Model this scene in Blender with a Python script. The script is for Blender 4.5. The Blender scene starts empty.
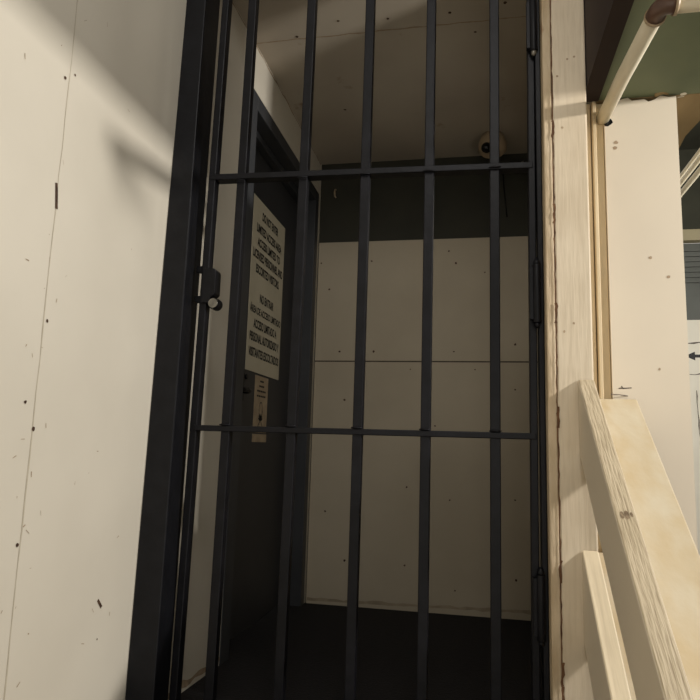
import bpy, bmesh, math, random
from mathutils import Vector, Matrix
random.seed(7)
S = bpy.context.scene
COL = S.collection

# ---------------------------------------------------------------- materials
def lin(c):
    return tuple((v/12.92 if v <= .04045 else ((v+.055)/1.055)**2.4) for v in c)

def mat(name, c1, c2=None, scale=6, rough=.6, stretch=(1,1,1), bump=.0, metal=0, detail=6, lo=.35, hi=.65,
        fine=None, bscale=None, spec=.4):
    m = bpy.data.materials.new(name); m.use_nodes = True
    nt = m.node_tree; N = nt.nodes; L = nt.links
    b = N['Principled BSDF']; b.inputs['Roughness'].default_value = rough
    b.inputs['Metallic'].default_value = metal
    b.inputs['Specular IOR Level'].default_value = spec
    tc = N.new('ShaderNodeTexCoord'); mp = N.new('ShaderNodeMapping')
    mp.inputs['Scale'].default_value = stretch
    L.new(tc.outputs['Object'], mp.inputs['Vector'])
    no = N.new('ShaderNodeTexNoise'); no.inputs['Scale'].default_value = scale
    no.inputs['Detail'].default_value = detail
    L.new(mp.outputs[0], no.inputs['Vector'])
    cr = N.new('ShaderNodeValToRGB')
    cr.color_ramp.elements[0].position = lo; cr.color_ramp.elements[1].position = hi
    cr.color_ramp.elements[0].color = (*lin(c1), 1)
    cr.color_ramp.elements[1].color = (*lin(c2 or c1), 1)
    L.new(no.outputs['Fac'], cr.inputs[0])
    out = cr.outputs[0]
    if fine:                                    # sparse dark specks / scuffs
        n2 = N.new('ShaderNodeTexNoise'); n2.inputs['Scale'].default_value = fine[0]; n2.inputs['Detail'].default_value = 9
        L.new(mp.outputs[0], n2.inputs['Vector'])
        r2 = N.new('ShaderNodeValToRGB'); r2.color_ramp.elements[0].position = fine[1]; r2.color_ramp.elements[1].position = fine[1]+.06
        L.new(n2.outputs['Fac'], r2.inputs[0])
        mx = N.new('ShaderNodeMix'); mx.data_type = 'RGBA'
        L.new(r2.outputs[0], mx.inputs[0]); L.new(out, mx.inputs[6]); mx.inputs[7].default_value = (*lin(fine[2]), 1)
        out = mx.outputs[2]
    L.new(out, b.inputs['Base Color'])
    if bump:
        n3 = N.new('ShaderNodeTexNoise'); n3.inputs['Scale'].default_value = bscale or scale*3; n3.inputs['Detail'].default_value = 8
        L.new(mp.outputs[0], n3.inputs['Vector'])
        bp = N.new('ShaderNodeBump'); bp.inputs['Strength'].default_value = bump; bp.inputs['Distance'].default_value = .01
        L.new(n3.outputs['Fac'], bp.inputs['Height']); L.new(bp.outputs[0], b.inputs['Normal'])
    return m

def wood_painted(name, c1, c2, cg, rot=0.0, gstr=.25, ringscale=26, bump=.25, axis=0):
    """painted timber with the grain still reading through; grain runs along local Z tilted by rot about X"""
    m = bpy.data.materials.new(name); m.use_nodes = True
    nt = m.node_tree; N = nt.nodes; L = nt.links
    b = N['Principled BSDF']; b.inputs['Roughness'].default_value = .6
    tc = N.new('ShaderNodeTexCoord')
    mr = N.new('ShaderNodeMapping'); mr.inputs['Rotation'].default_value = (rot, 0, 0)
    L.new(tc.outputs['Object'], mr.inputs['Vector'])
    ms = N.new('ShaderNodeMapping'); ms.inputs['Scale'].default_value = (1, 1, .07)
    L.new(mr.outputs[0], ms.inputs['Vector'])
    dn = N.new('ShaderNodeTexNoise'); dn.inputs['Scale'].default_value = 5; dn.inputs['Detail'].default_value = 3
    L.new(mr.outputs[0], dn.inputs['Vector'])
    wv = N.new('ShaderNodeTexNoise'); wv.inputs['Scale'].default_value = ringscale*5; wv.inputs['Detail'].default_value = 3
    wv.inputs['Distortion'].default_value = .12
    L.new(ms.outputs[0], wv.inputs['Vector'])
    cr = N.new('ShaderNodeValToRGB')
    cr.color_ramp.elements[0].color = (*lin(c1), 1); cr.color_ramp.elements[1].color = (*lin(c2), 1)
    cr.color_ramp.elements[0].position = .35; cr.color_ramp.elements[1].position = .65
    L.new(dn.outputs['Fac'], cr.inputs[0])
    gr = N.new('ShaderNodeValToRGB'); gr.color_ramp.elements[0].position = .48; gr.color_ramp.elements[1].position = .70
    gr.color_ramp.elements[0].color = (0, 0, 0, 1); gr.color_ramp.elements[1].color = (gstr, gstr, gstr, 1)
    L.new(wv.outputs['Fac'], gr.inputs[0])
    mx = N.new('ShaderNodeMix'); mx.data_type = 'RGBA'
    L.new(gr.outputs[0], mx.inputs[0]); L.new(cr.outputs[0], mx.inputs[6]); mx.inputs[7].default_value = (*lin(cg), 1)
    L.new(mx.outputs[2], b.inputs['Base Color'])
    bp = N.new('ShaderNodeBump'); bp.inputs['Strength'].default_value = bump; bp.inputs['Distance'].default_value = .004
    bp.invert = True
    L.new(wv.outputs['Fac'], bp.inputs['Height']); L.new(bp.outputs[0], b.inputs['Normal'])
    return m

M_WALL  = mat('cream_wall_paint', (.80,.77,.705), (.83,.80,.735), 2.5, .5, bump=.05, bscale=14, fine=(7,.76,(.66,.60,.50)))
M_SEAM  = mat('panel_seam', (.66,.62,.54), (.74,.70,.62), 30, .8)
M_NAIL  = mat('rusty_nail_hole', (.22,.15,.11), (.34,.25,.18), 60, .8)
M_SCUFF = mat('wall_scuff', (.58,.50,.40), (.66,.58,.48), 60, .8)
M_BACK  = mat('back_panel_paint', (.67,.625,.54), (.72,.675,.59), 1.6, .6, bump=.04, bscale=10)
M_DIRT  = mat('wall_foot_dirt', (.56,.51,.43), (.64,.59,.50), 20, .8)
M_BSEAM = mat('back_panel_joint', (.26,.23,.19), (.32,.28,.23), 30, .8)
M_CEIL  = mat('ceiling_board', (.68,.635,.57), (.73,.69,.62), 2.0, .7, bump=.05, fine=(5,.66,(.58,.49,.40)))
M_FLOOR = mat('black_floor_mat', (.045,.038,.045), (.075,.062,.07), 40, .9, bump=.3)
M_DARKW = mat('dark_upper_band', (.19,.19,.16), (.235,.23,.19), 3, .8)  # dark tone of the band above the back wall panels
M_IRON  = mat('black_painted_steel', (.035,.035,.048), (.065,.065,.082), 26, .45, bump=.08, bscale=60, spec=.2)
M_IRON2 = mat('black_steel_frame', (.055,.056,.068), (.08,.082,.095), 20, .45, bump=.08, bscale=50, spec=.2)
M_CHROME= mat('worn_steel', (.42,.41,.38), (.56,.54,.50), 30, .3, metal=.6)
M_DOOR  = mat('grey_steel_door', (.19,.19,.195), (.215,.215,.22), 4, .5)
M_DFR   = mat('grey_door_frame', (.20,.205,.215), (.235,.24,.25), 5, .5)
M_SIGN  = mat('sign_board', (.74,.71,.62), (.77,.74,.65), 5, .6)
M_INK   = mat('sign_ink', (.09,.085,.09), (.12,.115,.11), 8, .6)
M_PAPER = mat('yellowed_paper', (.62,.55,.45), (.70,.63,.52), 20, .8)
M_POST  = wood_painted('post_paint', (.77,.71,.61), (.83,.775,.68), (.70,.635,.53), 0, .35, 26, .22)
M_TRIMW = mat('rough_wood_trim', (.66,.58,.46), (.78,.71,.60), 22, .75, stretch=(1,1,.25), bump=.5, fine=(26,.66,(.50,.36,.24)))
M_BATT  = mat('wood_batten', (.74,.66,.52), (.80,.73,.60), 16, .65, stretch=(1,1,.12), bump=.2, fine=(14,.68,(.60,.46,.30)))
M_COLW  = mat('column_panel_paint', (.81,.765,.69), (.84,.795,.715), 2.2, .55, bump=.04, bscale=12, fine=(8,.73,(.72,.64,.52)))
M_RAILS = wood_painted('rail_edge_grain', (.68,.62,.51), (.76,.70,.59), (.46,.38,.28), math.radians(53), .45, 60, .55)
M_RAILF = wood_painted('rail_face', (.84,.78,.66), (.88,.82,.70), (.62,.56,.46), math.radians(53), .25, 18, .2)
M_RAILW = mat('rail_yellowed_face', (.73,.66,.53), (.77,.73,.64), 9, .55, stretch=(1.6,1,.5), bump=.15, bscale=20, fine=(6,.66,(.72,.59,.41)))
M_CRACK = mat('crack', (.30,.20,.13), (.42,.30,.20), 40, .9)
M_KNOT  = mat('timber_knot', (.40,.33,.25), (.56,.49,.39), 120, .8)
M_PENCIL= mat('dark_scratch', (.30,.27,.24), (.40,.36,.32), 40, .9)
M_PVC   = mat('pvc_pipe', (.86,.82,.72), (.89,.855,.76), 10, .28)
M_GLUE  = mat('pipe_primer', (.28,.20,.17), (.44,.34,.28), 18, .4)
M_BROWN = mat('dark_brown_beam', (.155,.105,.085), (.185,.13,.10), 9, .8, stretch=(1,.2,1))
M_GREEN = mat('green_soffit', (.43,.47,.37), (.48,.51,.40), 4, .6, bump=.08)
M_TAN   = mat('raw_soffit_edge', (.56,.48,.34), (.64,.55,.40), 10, .8, stretch=(1,.3,1))
M_FARW  = mat('far_white_wall', (.86,.84,.78), (.90,.88,.82), 3, .6)
M_FARG  = mat('far_grey_metal', (.33,.34,.32), (.38,.39,.37), 3, .6)
M_FARB  = mat('far_beige_beam', (.62,.58,.46), (.66,.62,.50), 5, .6)
M_FARD  = mat('far_dark', (.22,.22,.18), (.27,.27,.22), 3, .8)
M_CAMW  = mat('camera_housing', (.66,.58,.47), (.70,.62,.51), 4, .4)
M_BLACK = mat('black_plastic', (.04,.04,.045), (.06,.06,.065), 10, .2)
M_DIFF  = bpy.data.materials.new('lamp_diffuser'); M_DIFF.use_nodes = True
_b = M_DIFF.node_tree.nodes['Principled BSDF']; _b.inputs['Emission Color'].default_value = (1,.9,.72,1); _b.inputs['Emission Strength'].default_value = 4

# ---------------------------------------------------------------- mesh helpers
def link(name, bm, mats, parent=None, bevel=0, smooth=False):
    bmesh.ops.recalc_face_normals(bm, faces=bm.faces) if not bm.faces or not name.startswith('flat') else None
    me = bpy.data.meshes.new(name); bm.to_mesh(me); bm.free()
    for m in (mats if isinstance(mats, (list, tuple)) else [mats]): me.materials.append(m)
    o = bpy.data.objects.new(name, me); COL.objects.link(o)
    if parent: o.parent = parent
    if bevel:
        b = o.modifiers.new('bevel', 'BEVEL'); b.width = bevel; b.segments = 2; b.limit_method = 'ANGLE'; b.angle_limit = .6
    if smooth:
        for p in me.polygons: p.use_smooth = True
    return o

def poly(bm, pts, mi=0):
    f = bm.faces.new([bm.verts.new(p) for p in pts]); f.material_index = mi; return f

def hexa(bm, b4, t4, mi=0):
    """solid from four bottom and four top corners"""
    vb = [bm.verts.new(p) for p in b4]; vt = [bm.verts.new(p) for p in t4]
    fs = [bm.faces.new(vb[::-1]), bm.faces.new(vt)]
    for i in range(4): fs.append(bm.faces.new([vb[i], vb[(i+1)%4], vt[(i+1)%4], vt[i]]))
    for f in fs: f.material_index = mi
    return fs

def box(bm, x0, x1, y0, y1, z0, z1, mi=0):
    return hexa(bm, [(x0,y0,z0),(x1,y0,z0),(x1,y1,z0),(x0,y1,z0)], [(x0,y0,z1),(x1,y0,z1),(x1,y1,z1),(x0,y1,z1)], mi)

def tube(bm, pts, r, seg=20, mi=0, cap=True):
    pts = [Vector(p) for p in pts]; rings = []
    rr = r if isinstance(r, (list, tuple)) else [r]*len(pts)
    up = None
    for i, p in enumerate(pts):
        d = (pts[min(i+1, len(pts)-1)] - pts[max(i-1, 0)]).normalized()
        if up is None: up = d.orthogonal().normalized()
        u = (up - d*up.dot(d)).normalized(); up = u; v = d.cross(u)
        rings.append([bm.verts.new(p + (u*math.cos(2*math.pi*k/seg) + v*math.sin(2*math.pi*k/seg))*rr[i]) for k in range(seg)])
    for a, b in zip(rings, rings[1:]):
        for k in range(seg):
            f = bm.faces.new([a[k], a[(k+1)%seg], b[(k+1)%seg], b[k]]); f.material_index = mi; f.smooth = True
    if cap:
        for r_, s in ((rings[0], -1), (rings[-1], 1)):
            f = bm.faces.new(r_[::s]); f.material_index = mi
    return rings

def disc(bm, c, r, n, mi, sq=1.0, seg=9):
    """small irregular mark lying on a surface with normal axis n ('x','y','z')"""
    pts = []
    for k in range(seg):
        a = 2*math.pi*k/seg; q = r*(1+random.uniform(-.2,.2)); u, v = q*math.cos(a), q*sq*math.sin(a)
        pts.append({'x': (c[0], c[1]+u, c[2]+v), 'y': (c[0]+u, c[1], c[2]+v), 'z': (c[0]+u, c[1]+v, c[2])}[n])
    poly(bm, pts, mi)

def streak(bm, pts, w, n, mi):
    """thin ribbon along pts on a surface (x- or y- or z-normal), varying width"""
    pts = [Vector(p) for p in pts]; ax = {'x': Vector((1,0,0)), 'y': Vector((0,1,0)), 'z': Vector((0,0,1))}[n]
    L = []
    for i, p in enumerate(pts):
        d = (pts[min(i+1, len(pts)-1)] - pts[max(i-1, 0)]).normalized(); s = d.cross(ax)
        ww = w*random.uniform(.45, 1.2)/2
        L.append((bm.verts.new(p-s*ww), bm.verts.new(p+s*ww)))
    for a, b in zip(L, L[1:]):
        f = bm.faces.new([a[0], a[1], b[1], b[0]]); f.material_index = mi

def wob(a, b, n, amp, ax=(1,0,0)):
    a, b, ax = Vector(a), Vector(b), Vector(ax)
    return [a.lerp(b, i/n) + ax*random.uniform(-amp, amp) for i in range(n+1)]

def empty(name, loc, label, cat, group=None):
    o = bpy.data.objects.new(name, None); COL.objects.link(o); o.location = loc
    o.empty_display_size = .1
    return tag(o, label, cat, group)

def tag(o, label, cat, group=None):
    o['label'] = label; o['category'] = cat
    if group: o['group'] = group
    return o

def struct(o): o['kind'] = 'structure'; return o

def child(name, bm, m, root, **k):
    """part built in world coordinates, hung under root keeping its place"""
    o = link(name, bm, m, **k); o.parent = root
    r = root; off = Vector(root.location)
    while r.parent: r = r.parent; off = off + Vector(r.location)
    for v in o.data.vertices: v.co -= off
    return o

NB = bmesh.new

# ---------------------------------------------------------------- the setting
WX = -.85            # inner face of the long left wall
bm = NB()
for (y0, y1, z0, z1) in ((-1.8, 2.175, -2.4, 2.0), (2.175, 3.28, 1.365, 2.0), (3.28, 3.36, -.95, 2.0), (2.175, 3.28, -2.4, -.82)):
    box(bm, WX-.14, WX, y0, y1, z0, z1)
e = WX + .0006
streak(bm, wob((e,1.136,1.9), (e,1.103,-2.0), 60, .0015, (0,1,0)), .0035, 'x', 1)
for (y, z, r) in ((1.113,.746,.006),(1.144,.771,.004),(1.132,.227,.005),(1.092,.061,.005),(1.122,.010,.006),(1.11,-.208,.005),(1.41,-.46,.003),(1.13,1.03,.004)):
    disc(bm, (e+.0004, y, z), r*.75, 'x', 2)
streak(bm, [(e+.0004,1.118,.515),(e+.0004,1.121,.50),(e+.0004,1.126,.462)], .0075, 'x', 2)
streak(bm, [(e+.0004,1.400,-.372),(e+.0004,1.418,-.392)], .008, 'x', 2)
for i in range(45):
    y, z = random.uniform(.8, 1.5), random.uniform(-.6, 1.1)
    if random.random() < .5: y = 1.12 + random.uniform(-.06, .06)
    a = random.uniform(0, math.pi); l = random.uniform(.002, .014)
    streak(bm, [(e+.0002,y,z),(e+.0002,y+l*math.cos(a),z+l*math.sin(a))], random.uniform(.001,.0025), 'x', 3)
# crack of light dirt along the inside ceiling joint and the foot of the wall
streak(bm, wob((e,1.75,1.545), (e,3.3,1.545), 40, .004, (0,0,1)), .008, 'x', 3)
streak(bm, wob((e,1.75,-.715), (e,2.2,-.735), 16, .006, (0,0,1)), .02, 'x', 3)
struct(link('wall_left', bm, [M_WALL, M_SEAM, M_NAIL, M_SCUFF]))

bm = NB()
box(bm, -.99, .42, 3.325, 3.42, -.95, 1.6, 0)                       # dark backing, seen as the band under the ceiling
box(bm, -.843, .42, 3.306, 3.325, .434, 1.088, 1)                   # upper panel
box(bm, -.843, .42, 3.306, 3.325, -.95, .428, 1)                    # lower panel
poly(bm, [(-.84,3.3055,.4275),(.42,3.3055,.4275),(.42,3.3055,.4345),(-.84,3.3055,.4345)], 2)
for (x, z) in ((-.827,.972),(-.777,.824),(-.548,.976),(-.526,.483),(-.136,1.02),(-.099,.953),(-.107,.483),(.2,.52),(.198,.29),(-.675,.226),(-.71,.483),
               (-.123,-.266),(-.096,-.697),(-.344,-.594),(.193,-.252),(.195,-.63),(-.65,-.589),(-.34,-.211),(-.33,.39),(-.6,-.1),(-.2,.1),(.0,.39),(-.76,-.35),(.05,.9)):
    disc(bm, (x, 3.3052, z), random.uniform(.0035,.006), 'y', 3)
streak(bm, wob((-.84,3.3052,-.79), (.3,3.3052,-.77), 30, .003, (0,0,1)), .018, 'y', 4)
struct(link('wall_back', bm, [M_DARKW, M_BACK, M_BSEAM, M_NAIL, M_DIRT]))

bm = NB(); box(bm, .40, .46, 1.80, 3.42, -.95, 1.6)
struct(link('wall_right', bm, [M_BACK]))

bm = NB()
box(bm, -.99, .46, 1.72, 3.42, 1.552, 1.62)
streak(bm, wob((-.85,2.203,1.5512), (.40,2.197,1.5512), 30, .003, (0,1,0)), .006, 'z', 1)
for (x, y) in ((-.315,2.135),(-.09,2.136),(.103,2.112),(-.677,2.188),(-.5,2.12),(-.4,2.27),(.0,2.26),(-.2,2.7),(-.6,2.75),(.1,2.8)):
    disc(bm, (x, y, 1.5508), random.uniform(.005,.008), 'z', 2)
struct(link('ceiling', bm, [M_CEIL, M_SCUFF, M_NAIL]))

bm = NB()      # landing floor inside, falling slightly to the back
hexa(bm, [(-.99,1.30,-.95),(.42,1.30,-.95),(.42,3.36,-.95),(-.99,3.36,-.95)],
         [(-.99,1.30,-.715),(.42,1.30,-.715),(.42,3.36,-.812),(-.99,3.36,-.812)])
struct(link('floor', bm, M_FLOOR))
bm = NB(); box(bm, -1.2, 3.2, -2.2, 5.4, -2.45, -2.35)
struct(link('floor_lower', bm, mat('concrete_ground', (.40,.38,.34), (.48,.46,.41), 5, .9, bump=.3)))

# stairs climbing to the gate (under the camera, below the frame)
bm = NB()
for k in range(8):
    y1 = 1.30 - k*.255; z1 = -.715 - (k+1)*.19 + .0
    box(bm, -.84, .23, y1-.29, y1, z1-.04, z1)
for x in (-.835, .195):
    hexa(bm, [(x,1.30,-1.25),(x+.035,1.30,-1.25),(x+.035,-.35,-2.35),(x,-.35,-2.35)],
             [(x,1.30,-.95),(x+.035,1.30,-.95),(x+.035,-.65,-2.35),(x,-.65,-2.35)])
tag(link('wooden_stairs', bm, M_BATT), 'flight of wooden steps climbing to the barred gate', 'stairs')

# far side seen past the column, on the right
bm = NB(); box(bm, .9, 3.2, 5.0, 5.1, -2.4, .967, 0)
f = 4.9985
def arrow(y):
    xs = 1.500; zc = .700
    return [(xs,y,zc),(xs+.07,y,zc+.032),(xs+.07,y,zc+.011),(xs+.26,y,zc+.011),(xs+.26,y,zc-.011),(xs+.07,y,zc-.011),(xs+.07,y,zc-.032)]
poly(bm, [(p[0], f, p[2]) for p in arrow(f)], 1)
streak(bm, wob((1.50,f,.79), (1.9,f,.81), 12, .006, (0,0,1)), .012, 'y', 2)
streak(bm, wob((1.50,f,.56), (1.9,f,.60), 12, .004, (0,0,1)), .008, 'y', 2)
streak(bm, wob((1.57,f,.45), (1.585,f,-.4), 20, .004, (1,0,0)), .008, 'y', 2)
struct(link('wall_far', bm, [M_FARW, M_INK, M_PENCIL]))
bm = NB(); box(bm, .9, 3.2, 5.02, 5.1, .967, 1.553, 0); box(bm, .9, 3.2, 5.02, 5.1, 1.638, 2.6, 1)
for k in range(7): box(bm, .9, 3.2, 5.0, 5.02, 1.25+k*.04, 1.262+k*.04, 0)
struct(link('wall_far_upper', bm, [M_FARG, M_FARD]))
bm = NB(); box(bm, .9, 3.2, 4.94, 5.02, 1.555, 1.640)
struct(link('trim_1', bm, M_FARB, bevel=.004))
bm = NB(); box(bm, .9, 3.2, 1.9, 5.1, 2.3, 2.4)
struct(link('ceiling_far', bm, M_FARD))
bm = NB(); box(bm, 3.1, 3.2, -2.0, 5.1, -2.4, 2.4)
struct(link('wall_far_right', bm, M_FARG))

# ---------------------------------------------------------------- timber post, batten, column
root = empty('wooden_post', (.22, 1.62, -.72), 'cream painted timber post with rough cracked trim strip beside the barred gate', 'post')
bm = NB(); box(bm, .192, .2745, 1.58, 1.70, -2.35, 1.75)
for (x, z) in ((.205,.94),(.23,.985),(.247,.99),(.215,.80),(.21,.28),(.232,.30)):
    disc(bm, (x, 1.5795, z), .003, 'y', 1)
child('post', bm, [M_POST, M_SCUFF], root, bevel=.004)
bm = NB(); box(bm, .1695, .1905, 1.581, 1.70, -2.35, 1.75)
child('trim_strip', bm, M_TRIMW, root, bevel=.003)
bm = NB()
streak(bm, wob((.1912,1.5785,1.4), (.1912,1.5785,-.9), 150, .0016), .0034, 'y', 0)
for zz in (.82,.6,.35,.1,-.25,-.47,-.52):
    streak(bm, wob((.1925,1.578,zz), (.191,1.578,zz-.05), 6, .002), .006, 'y', 0)
child('crack', bm, M_CRACK, root)

bm = NB(); box(bm, .2775, .2975, 1.665, 1.72, -2.35, .905); box(bm, .3, .3095, 1.652, 1.72, -2.35, .905); box(bm, .3095, .330, 1.668, 1.72, -2.35, .905)
tag(link('batten', bm, M_BATT, bevel=.002), 'yellowed grooved wood batten between the post and the wide column', 'batten')

root = empty('panelled_column', (.42, 1.7, -.72), 'wide cream panelled column with a ragged top edge under the green soffit', 'column')
bm = NB()
top = [(.331,.900),(.36,.905),(.39,.912),(.40,.903),(.43,.905),(.44,.897),(.455,.902),(.47,.912),(.49,.906),(.507,.908)]
n = len(top)
fv = [bm.verts.new((x,1.66,z)) for x, z in top]; bv = [bm.verts.new((x,1.80,z)) for x, z in top]
fb = [bm.verts.new((x,1.66,-2.35)) for x, _ in top]; bb = [bm.verts.new((x,1.80,-2.35)) for x, _ in top]
for i in range(n-1):
    bm.faces.new([fb[i],fb[i+1],fv[i+1],fv[i]]); bm.faces.new([bb[i+1],bb[i],bv[i],bv[i+1]])
    bm.faces.new([fv[i],fv[i+1],bv[i+1],bv[i]]); bm.faces.new([fb[i+1],fb[i],bb[i],bb[i+1]])
bm.faces.new([fb[0],fv[0],bv[0],bb[0]]); bm.faces.new([fb[-1],bb[-1],bv[-1],fv[-1]])
e = 1.6594
for a, b in (((.345,e,.152),(.375,e,.154)), ((.325,e-.01,.137),(.366,e,.134)), ((.352,e,.158),(.356,e,.150))):
    streak(bm, wob(a, b, 4, .0006, (0,0,1)), .003, 'y', 1)
disc(bm, (.338,e,.846), .012, 'y', 2); disc(bm, (.43,e,.48), .004, 'y', 3); disc(bm, (.47,e,.43), .004, 'y', 3); disc(bm, (.44,e,.20), .003, 'y', 3)
disc(bm, (.358,e,.79), .005, 'y', 3); disc(bm, (.355,e,.775), .005, 'y', 3)
child('panel', bm, [M_COLW, M_PENCIL, M_BLACK, M_SCUFF], root)
bm = NB()
tube(bm, [(.455,1.655,.912),(.475,1.652,.922),(.488,1.66,.915)], [.006,.011,.005], 8)
child('wood_splinter', bm, M_TAN, root)

# ---------------------------------------------------------------- stair handrails
ANG = math.radians(36.7); tz = math.tan(ANG)
def sloped(bm, x0, x1, y_far, z_top, hv, y_near, mi=0, tilt=0):
    """board running down the stair slope; hv = vertical height, plumb cut ends"""
    zn = z_top - (y_far-y_near)*tz
    hexa(bm, [(x0,y_near,zn-hv),(x1,y_near,zn-hv),(x1,y_far,z_top-hv),(x0,y_far,z_top-hv)],
             [(x0,y_near,zn),(x1,y_near,zn),(x1,y_far,z_top),(x0,y_far,z_top)], mi)
for (zt, hv, xr, lab) in ((.165,.176,.384,'upper sloping stair handrail with rough grained edge and wide flat top board'),
                      (-.224,.20,.376,'lower sloping stair rail with thin cream top edge, under the upper handrail')):
    root = empty('stair_handrail', (.257, 1.575, zt), lab, 'handrail', 'rails down the right side of the stairs')
    bm = NB(); sloped(bm, .2385, .2745, 1.578, zt, hv, .05)
    yk = 1.578-.37
    for (dx, r) in ((.012,.006),(.02,.007),(.028,.004)) if zt > 0 else ((.008,.004),(.016,.005),(.024,.004),(.014,.003)):
        y = yk + dx*.1; z = zt-(1.578-y)*tz + .0006
        c = Vector((.2385+dx, y, z)); pts = []
        for k in range(8):
            a = k*math.pi/4; pts.append(c + Vector((r*.6*math.cos(a), r*math.sin(a)*1.6*math.cos(ANG), r*math.sin(a)*1.6*math.sin(ANG))))
        poly(bm, pts, 1)
    bm.normal_update()
    for f_ in bm.faces:
        if abs(f_.normal.x) > .8: f_.material_index = 2
    child('edge_board', bm, [M_RAILS if zt > 0 else M_RAILF, M_KNOT, M_COLW], root, bevel=.003)
    bm = NB(); dz = .165-.225+.0; z2 = zt + (-.044 if zt > 0 else -.018)
    sloped(bm, .2765, xr, 1.6505, z2+.005, .045, .05)
    child('flat_board', bm, M_RAILW, root, bevel=.003)
bm = NB(); box(bm, .278, .367, -.05, .045, -2.35, -.72)
tag(link('newel_post', bm, M_POST, bevel=.004), 'timber newel post carrying the lower ends of the stair rails', 'post')

# ---------------------------------------------------------------- gate frame (fixed)
root = empty('gate_frame', (-.3, 1.66, -.72), 'fixed black steel frame around the barred gate, wide left upright against the cream wall', 'gate frame')
bm = NB()
def L_(z, a, b): t = (z+.68)/2.01; return a+(b-a)*t
def cs(z):
    xl = WX+.001; yf = L_(z, 1.555, 1.615); xr = L_(z, -.772, -.787); yb = L_(z, 1.637, 1.716)
    return [(xl,yf,z),(xr,yf,z),(xr,yb,z),(xl,yb,z)]
hexa(bm, cs(-.80), cs(1.62))
child('left_upright', bm, M_IRON2, root, bevel=.003)
bm = NB(); box(bm, .1555, .1685, 1.625, 1.665, -.80, 1.62)
child('right_upright', bm, M_IRON, root, bevel=.002)
bm = NB(); box(bm, -.772, .155, 1.625, 1.665, 1.58, 1.62)
child('head_rail', bm, M_IRON, root, bevel=.002)

# ---------------------------------------------------------------- gate leaf
gate = empty('barred_gate', (-.3, 1.65, -.68), 'black steel security gate with five square upright bars and two cross rails', 'gate')
Z0, Z1 = -.70, 1.555
def bar(xb, xt, w, d, name, y=1.65, m=M_IRON):
    bm = NB(); s0 = L_(Z0, xb, xt); s1 = L_(Z1, xb, xt)
    hexa(bm, [(s0-w/2,y-d/2,Z0),(s0+w/2,y-d/2,Z0),(s0+w/2,y+d/2,Z0),(s0-w/2,y+d/2,Z0)],
             [(s1-w/2,y-d/2,Z1),(s1+w/2,y-d/2,Z1),(s1+w/2,y+d/2,Z1),(s1-w/2,y+d/2,Z1)])
    child(name, bm, m, gate, bevel=.0025)
BX = [(-.664,-.649), (-.481,-.467), (-.301,-.294), (-.125,-.120), (.049,.051)]
for xb, xt in BX: bar(xb, xt, .0255, .0255, 'bar')
bar(-.760, -.733, .021, .030, 'stile'); bar(.1395, .147, .018, .030, 'stile')
for (zl, zr, h, d) in ((.744, .730, .017, .036), (.030, .030, .0155, .036), (1.55, 1.55, .03, .03), (-.69, -.69, .03, .03)):
    bm = NB(); x0, x1 = -.748, .147
    hexa(bm, [(x0,1.65-d/2,zl-h/2),(x1,1.65-d/2,zr-h/2),(x1,1.65+d/2,zr-h/2),(x0,1.65+d/2,zl-h/2)],
             [(x0,1.65-d/2,zl+h/2),(x1,1.65-d/2,zr+h/2),(x1,1.65+d/2,zr+h/2),(x0,1.65+d/2,zl+h/2)])
    child('cross_rail', bm, M_IRON, gate, bevel=.002)
# weld beads where bars pass the cross rails
for xb, xt in BX:
    for z in (.738-.0105, .030+.010):
        x = L_(z, xb, xt); bm = NB()
        pts = [(x-.015, 1.632, z), (x-.005,1.629,z+.001), (x+.006,1.629,z), (x+.015,1.632,z+.001)]
        tube(bm, pts, [.0016,.0028,.0024,.0014], 8)
        child('weld_bead', bm, M_IRON, gate)
# hinges
for zc0, zc1 in ((1.03,1.205), (.298,.471), (-.452,-.281)):
    bm = NB(); tube(bm, [(.152,1.622,zc0+.012),(.152,1.622,zc1-.012)], .0105, 16)
    box(bm, .134, .1635, 1.618, 1.634, zc0+.02, zc1-.02)
    h = child('hinge', bm, M_IRON, gate, bevel=.001)
    bm = NB()
    tube(bm, [(.152,1.622,zc0-.002),(.152,1.622,zc0+.003),(.152,1.622,zc0+.012)], [.002,.0065,.0075], 14)
    child('hinge_pin', bm, M_CHROME if zc0 > 1 else M_IRON, h)
    bm = NB()
    tube(bm, [(.152,1.622,zc1-.012),(.152,1.622,zc1-.006),(.152,1.622,zc1+.006)], [.0085,.0085,.003], 14)
    child('hinge_cap', bm, M_IRON, h)
# latch: strike tabs, bolt case, round lock cylinder
bm = NB()
prof = [(-.749,.375),(-.749,.474),(-.737,.474)]
for k in range(7):
    a = math.pi/2*(1-k/6); prof.append((-.722+.013*math.cos(a), .461-.0+.013*math.sin(a)))
prof += [(-.709,.402),(-.714,.396),(-.722,.392),(-.728,.375)]
a_ = [bm.verts.new((x,1.629,z)) for x, z in prof]; b_ = [bm.verts.new((x,1.667,z)) for x, z in prof]
bm.faces.new(a_); bm.faces.new(b_[::-1])
for i in range(len(prof)): bm.faces.new([a_[i], b_[i], b_[(i+1)%len(prof)], a_[(i+1)%len(prof)]])
latch = child('latch_case', bm, M_IRON, gate, bevel=.0015)
for z in (.478, .392):
    bm = NB(); box(bm, -.775, -.742, 1.642, 1.656, z-.013, z+.006)
    t_ = child('latch_bolt', bm, M_IRON, gate, bevel=.002)
bm = NB(); tube(bm, [(-.7135,1.632,.374),(-.7135,1.662,.374)], .0165, 24, cap=False)
tube(bm, [(-.7135,1.632,.374),(-.7135,1.662,.374)], .0135, 24, cap=False)
child('lock_ring', bm, M_IRON, gate)
bm = NB(); tube(bm, [(-.7135,1.630,.374),(-.7135,1.664,.374)], .0134, 24)
box(bm, -.715, -.712, 1.6285, 1.631, .367, .382)
child('lock_cylinder', bm, M_CHROME, gate)

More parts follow.
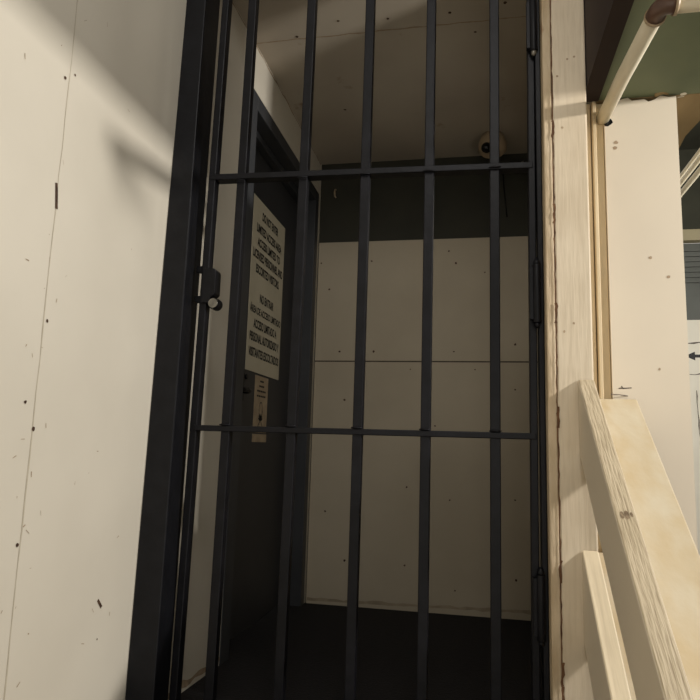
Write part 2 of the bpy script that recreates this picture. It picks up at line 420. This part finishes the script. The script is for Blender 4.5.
# ---------------------------------------------------------------- door in the left wall
door = empty('door_1', (-.93, 2.74, -.79), 'grey', 'door'); del door['label']; del door['category']; struct(door)
bm = NB()
for (y0, y1) in ((2.175,2.26), (3.215,3.28)): box(bm, -.99, WX+.003, y0, y1, -.84, 1.36)
box(bm, -.99, WX+.003, 2.26, 3.215, 1.30, 1.36)
for (y0, y1) in ((2.26,2.285), (3.19,3.215)): box(bm, -.99, -.905, y0, y1, -.84, 1.30)
box(bm, -.99, -.905, 2.285, 3.19, 1.27, 1.30)
child('door_frame', bm, M_DFR, door, bevel=.003)
bm = NB(); box(bm, -.985, -.94, 2.288, 3.187, -.785, 1.266)
child('door_leaf', bm, M_DOOR, door, bevel=.002)
bm = NB(); box(bm, -.941, -.934, 2.42, 2.50, .16, .275); tube(bm, [(-.935,2.47,.20),(-.90,2.47,.20)], .012, 14); tube(bm, [(-.90,2.47,.20),(-.90,2.35,.20)], .009, 12)
tube(bm, [(-.936,2.517,.262),(-.928,2.517,.262)], .011, 16)
child('door_handle', bm, M_IRON2, door)

# sign on the door
SX = -.9375; sy0, sy1, sz0, sz1 = 2.513, 2.975, .293, 1.060
sign = empty('access_sign', (SX, 2.744, .68), 'tall cream sign with black capital lettering fixed to the grey door', 'sign')
bm = NB(); box(bm, -.9399, SX, sy0, sy1, sz0, sz1)
child('sign_board', bm, M_SIGN, sign, bevel=.001)
def text_mesh(name, s, yc, zc, height, width, x, m, root):
    cu = bpy.data.curves.new(name, 'FONT'); cu.body = s; cu.align_x = 'CENTER'; cu.align_y = 'CENTER'; cu.offset = .030
    to = bpy.data.objects.new('tmp', cu); COL.objects.link(to)
    dg = bpy.context.evaluated_depsgraph_get()
    me = bpy.data.meshes.new_from_object(to.evaluated_get(dg)); bpy.data.objects.remove(to); me.name = name
    xs = [v.co.x for v in me.vertices]; ys = [v.co.y for v in me.vertices]
    cx, cy = (min(xs)+max(xs))/2, (min(ys)+max(ys))/2; sx = width/(max(xs)-min(xs)); sy = height/(max(ys)-min(ys))
    for v in me.vertices:   # text reads left to right along +Y on a wall facing +X
        v.co = Vector((x, yc+(v.co.x-cx)*sx, zc+(v.co.y-cy)*sy)) - Vector(root.location)
    me.materials.clear(); me.materials.append(m)
    o = bpy.data.objects.new(name, me); COL.objects.link(o); o.parent = root
    return o
W, H = sy1-sy0, sz1-sz0
for s, v, w in (('DO NOT ENTER',.083,.50),('LIMITED ACCESS AREA',.172,.78),('ACCESS LIMITED TO',.250,.70),('LICENSED PERSONNEL AND',.328,.92),('ESCORTED VISITORS.',.408,.72),
                ('NO ENTRAR',.567,.42),('ÁREA DE ACCESO LIMITADO',.643,.93),('ACCESO LIMITADO A',.725,.70),('PERSONAL AUTORIZADO Y',.803,.88),('VISITANTES ESCOLTADOS',.890,.90)):
    text_mesh('lettering', s, (sy0+sy1)/2, sz1-v*H, .040, W*w, SX+.0012, M_INK, sign)

note = empty('paper_notice', (SX, 2.73, .14), 'narrow yellowed paper notice with a dark emblem taped below the large door sign', 'notice')
bm = NB(); box(bm, -.9399, SX-.0012, 2.645, 2.825, .035, .284)
child('paper', bm, M_PAPER, note)
for k, w in enumerate((.05,.07,.12,.12)):
    bm = NB(); z = .262-k*.022
    for i in range(5):
        y0 = 2.735-w/2+i*w/5; poly(bm, [(SX-.0006,y0,z-.004),(SX-.0006,y0+w/6,z-.004),(SX-.0006,y0+w/6,z+.004),(SX-.0006,y0,z+.004)])
    child('printed_line', bm, M_INK, note)
bm = NB()
streak(bm, [(SX-.0006, 2.735+.022*math.cos(a), .135+.035*math.sin(a)) for a in [i*math.pi/9 for i in range(19)]], .006, 'x', 0)
for k in range(7):
    a = math.radians(20+k*23.3); l = .034
    c = Vector((SX-.0004, 2.735, .088)); d = Vector((0, math.cos(a), math.sin(a))); s = Vector((0, -d.z, d.y))
    poly(bm, [c, c+d*l*.5+s*.006, c+d*l, c+d*l*.5-s*.006])
for sgn in (-1, 1): poly(bm, [(SX-.0004,2.735-.003*sgn,.092),(SX-.0004,2.735+.003*sgn,.092),(SX-.0004,2.735+.035*sgn,.062),(SX-.0004,2.735+.028*sgn,.060)])
child('emblem', bm, M_INK, note)
note2 = NB(); box(note2, -.9399, SX-.0012, 2.643, 2.832, -.006, .029)
o = link('paper_strip', note2, M_PAPER)
tag(o, 'small torn paper strip stuck on the door just below the notice', 'paper')

# ---------------------------------------------------------------- dome camera and small fittings in the vestibule
cam_o = empty('security_camera', (.085, 3.10, 1.55), 'small round security camera on the vestibule ceiling by the back wall', 'camera')
bm = NB(); tube(bm, [(.085,3.10,1.552),(.085,3.10,1.530),(.085,3.10,1.505),(.085,3.10,1.47),(.085,3.10,1.452)], [.052,.060,.070,.070,.052], 28)
child('housing', bm, M_CAMW, cam_o)
bm = NB(); bmesh.ops.create_uvsphere(bm, u_segments=20, v_segments=12, radius=.026, matrix=Matrix.Translation((.055,3.045,1.462)))
child('lens', bm, M_BLACK, cam_o, smooth=True)
bm = NB()
hexa(bm, [(.19,3.22,1.43),(.26,3.22,1.43),(.26,3.30,1.43),(.19,3.30,1.43)], [(.205,3.235,1.452),(.245,3.235,1.47),(.245,3.30,1.47),(.205,3.30,1.452)])
tag(link('wall_bracket', bm, M_FARW, bevel=.003), 'small pale bracket high on the back wall beside the security camera', 'bracket')
bm = NB(); tube(bm, [(-.762,3.32,1.395),(-.762,3.305,1.392),(-.765,3.298,1.375),(-.763,3.300,1.352),(-.757,3.306,1.345)], .0045, 10)
tag(link('wall_hook', bm, M_CAMW), 'small pale hook on the dark band above the back wall panels', 'hook')
bm = NB(); tube(bm, [(.145,3.318,1.46),(.148,3.316,1.38),(.155,3.316,1.30),(.165,3.318,1.20)], .003, 8)
tag(link('hanging_cable', bm, M_BLACK), 'thin dark cable hanging on the dark band under the camera', 'cable')

# ---------------------------------------------------------------- overhead on the right
bm = NB(); box(bm, .276, .3165, -.6, 1.655, .905, 1.75)
tag(link('ceiling_beam', bm, M_BROWN), 'dark brown timber beam running overhead beside the post', 'beam')
bm = NB()
box(bm, .3175, .625, -.6, 1.665, .913, .95, 0)
# ragged raw strip past the column
pts = [(.3175,1.665),(.625,1.665),(.612,1.80),(.60,1.90),(.607,1.99),(.595,2.10),(.60,2.3),(.3175,2.3)]
lo = [bm.verts.new((x,y,.912)) for x, y in pts]; hi = [bm.verts.new((x,y,.95)) for x, y in pts]
f_ = [bm.faces.new(lo[::-1]), bm.faces.new(hi)] + [bm.faces.new([lo[i], lo[(i+1)%8], hi[(i+1)%8], hi[i]]) for i in range(8)]
for q in f_: q.material_index = 1
disc(bm, (.525,1.66,.9115), .008, 'z', 2); streak(bm, [(.515,1.675,.9113),(.53,1.672,.9113)], .004, 'z', 2)
tag(link('soffit_board', bm, [M_GREEN, M_TAN, M_FARW]), 'green painted soffit board over the wide column with raw tan far edge', 'soffit')

pipe = empty('drain_pipe', (.34, 1.4, .84), 'cream plastic pipe with dark glued elbow running out of the column top', 'pipe')
bm = NB(); tube(bm, [(.3275,1.70,.862),(.332,1.45,.848),(.337,1.192,.822)], .0165, 24)
child('pipe_run', bm, M_PVC, pipe)
bm = NB()
arc = [(.337,1.204,.822),(.337,1.188,.822)] + [(.337+.017*(1-math.cos(a)), 1.188-.017*math.sin(a), .822) for a in [math.radians(d) for d in (15,30,45,60,75,90)]] + [(.364,1.171,.822)]
tube(bm, arc, [.0185]+[.0165]*7+[.0185], 24)
child('elbow', bm, M_GLUE, pipe)
for (a, b) in (((.337,1.206,.822),(.337,1.200,.822)), ((.361,1.171,.822),(.367,1.171,.822))):
    bm = NB(); tube(bm, [a, b], .0198, 24); child('collar', bm, M_CAMW, pipe)
bm = NB(); tube(bm, [(.36,1.171,.822),(.56,1.171,.822),(.75,1.171,.822)], .0165, 24)
child('cross_pipe', bm, M_PVC, pipe)

for i, (z, r, lab) in enumerate(((1.357,.009,'topmost of the three white conduits running past the column edge'),
                                 (1.322,.011,'middle of the three white conduits running past the column edge'),
                                 (1.270,.013,'lowest and thickest of the three white conduits past the column edge'))):
    bm = NB(); tube(bm, [(1.0,5.03,z),(1.0,1.9,z)], r, 14)
    tag(link('conduit', bm, M_PVC), lab, 'conduit', 'white conduits right of the column')

# ---------------------------------------------------------------- lights
def area(name, loc, target, sx, sy, e, c=(1,.86,.66)):
    l = bpy.data.lights.new(name, 'AREA'); l.shape = 'RECTANGLE'; l.size = sx; l.size_y = sy; l.energy = e; l.color = c
    o = bpy.data.objects.new(name, l); COL.objects.link(o); o.location = loc
    o.rotation_euler = (Vector(target)-Vector(loc)).to_track_quat('-Z', 'Y').to_euler(); return o
area('stair_lamp', (2.2, .95, 1.02), (-.5, 1.25, .1), .16, .10, 68, (1,.96,.91))
area('front_fill', (.5, -1.7, -.2), (-.3, 3, .3), 1.5, 1.8, 11.5, (1,.94,.84))  # added soft fill behind the camera, lifts the interior through the gate
area('far_fill', (1.85, 2.9, 1.0), (1.35, 5, .7), .3, .3, 22, (1,.95,.86))  # added fill outside the frame, brightens the far wall and conduits
area('wall_fill', (.25, -.3, 1.95), (-.85, 1.0, .5), .8, .6, 25, (1,.96,.91))  # unseen overhead fill, added to lift the upper left wall
area('vestibule_fill', (.31, 2.35, .85), (-.85, 2.7, .5), .22, .22, 1.1, (1,.95,.86))  # added fill hidden behind the post, brightens the door and sign
w = bpy.data.worlds.new('World'); S.world = w; w.use_nodes = True
w.node_tree.nodes['Background'].inputs[0].default_value = (1,.95,.87,1)
w.node_tree.nodes['Background'].inputs[1].default_value = .48

# ---------------------------------------------------------------- camera
cd = bpy.data.cameras.new('Camera'); cam = bpy.data.objects.new('Camera', cd); COL.objects.link(cam); S.camera = cam
cd.sensor_width = 36; cd.lens = 640/700*36; cd.clip_start = .02
Y = Vector((125, 97, 640)).normalized(); g = -(.029*Y[0]-Y[1])/Y[2]
Z = Vector((.029, -1, g)).normalized(); X = Y.cross(Z)
# columns: camera right / up / back expressed in world axes
r_ = Vector((X[0], Y[0], Z[0])); u_ = -Vector((X[1], Y[1], Z[1])); b_ = -Vector((X[2], Y[2], Z[2]))
m = Matrix((r_, u_, b_)).transposed().to_4x4()
cam.matrix_world = m
S.view_settings.view_transform = 'Standard'; S.view_settings.look = 'None'; S.view_settings.exposure = 0
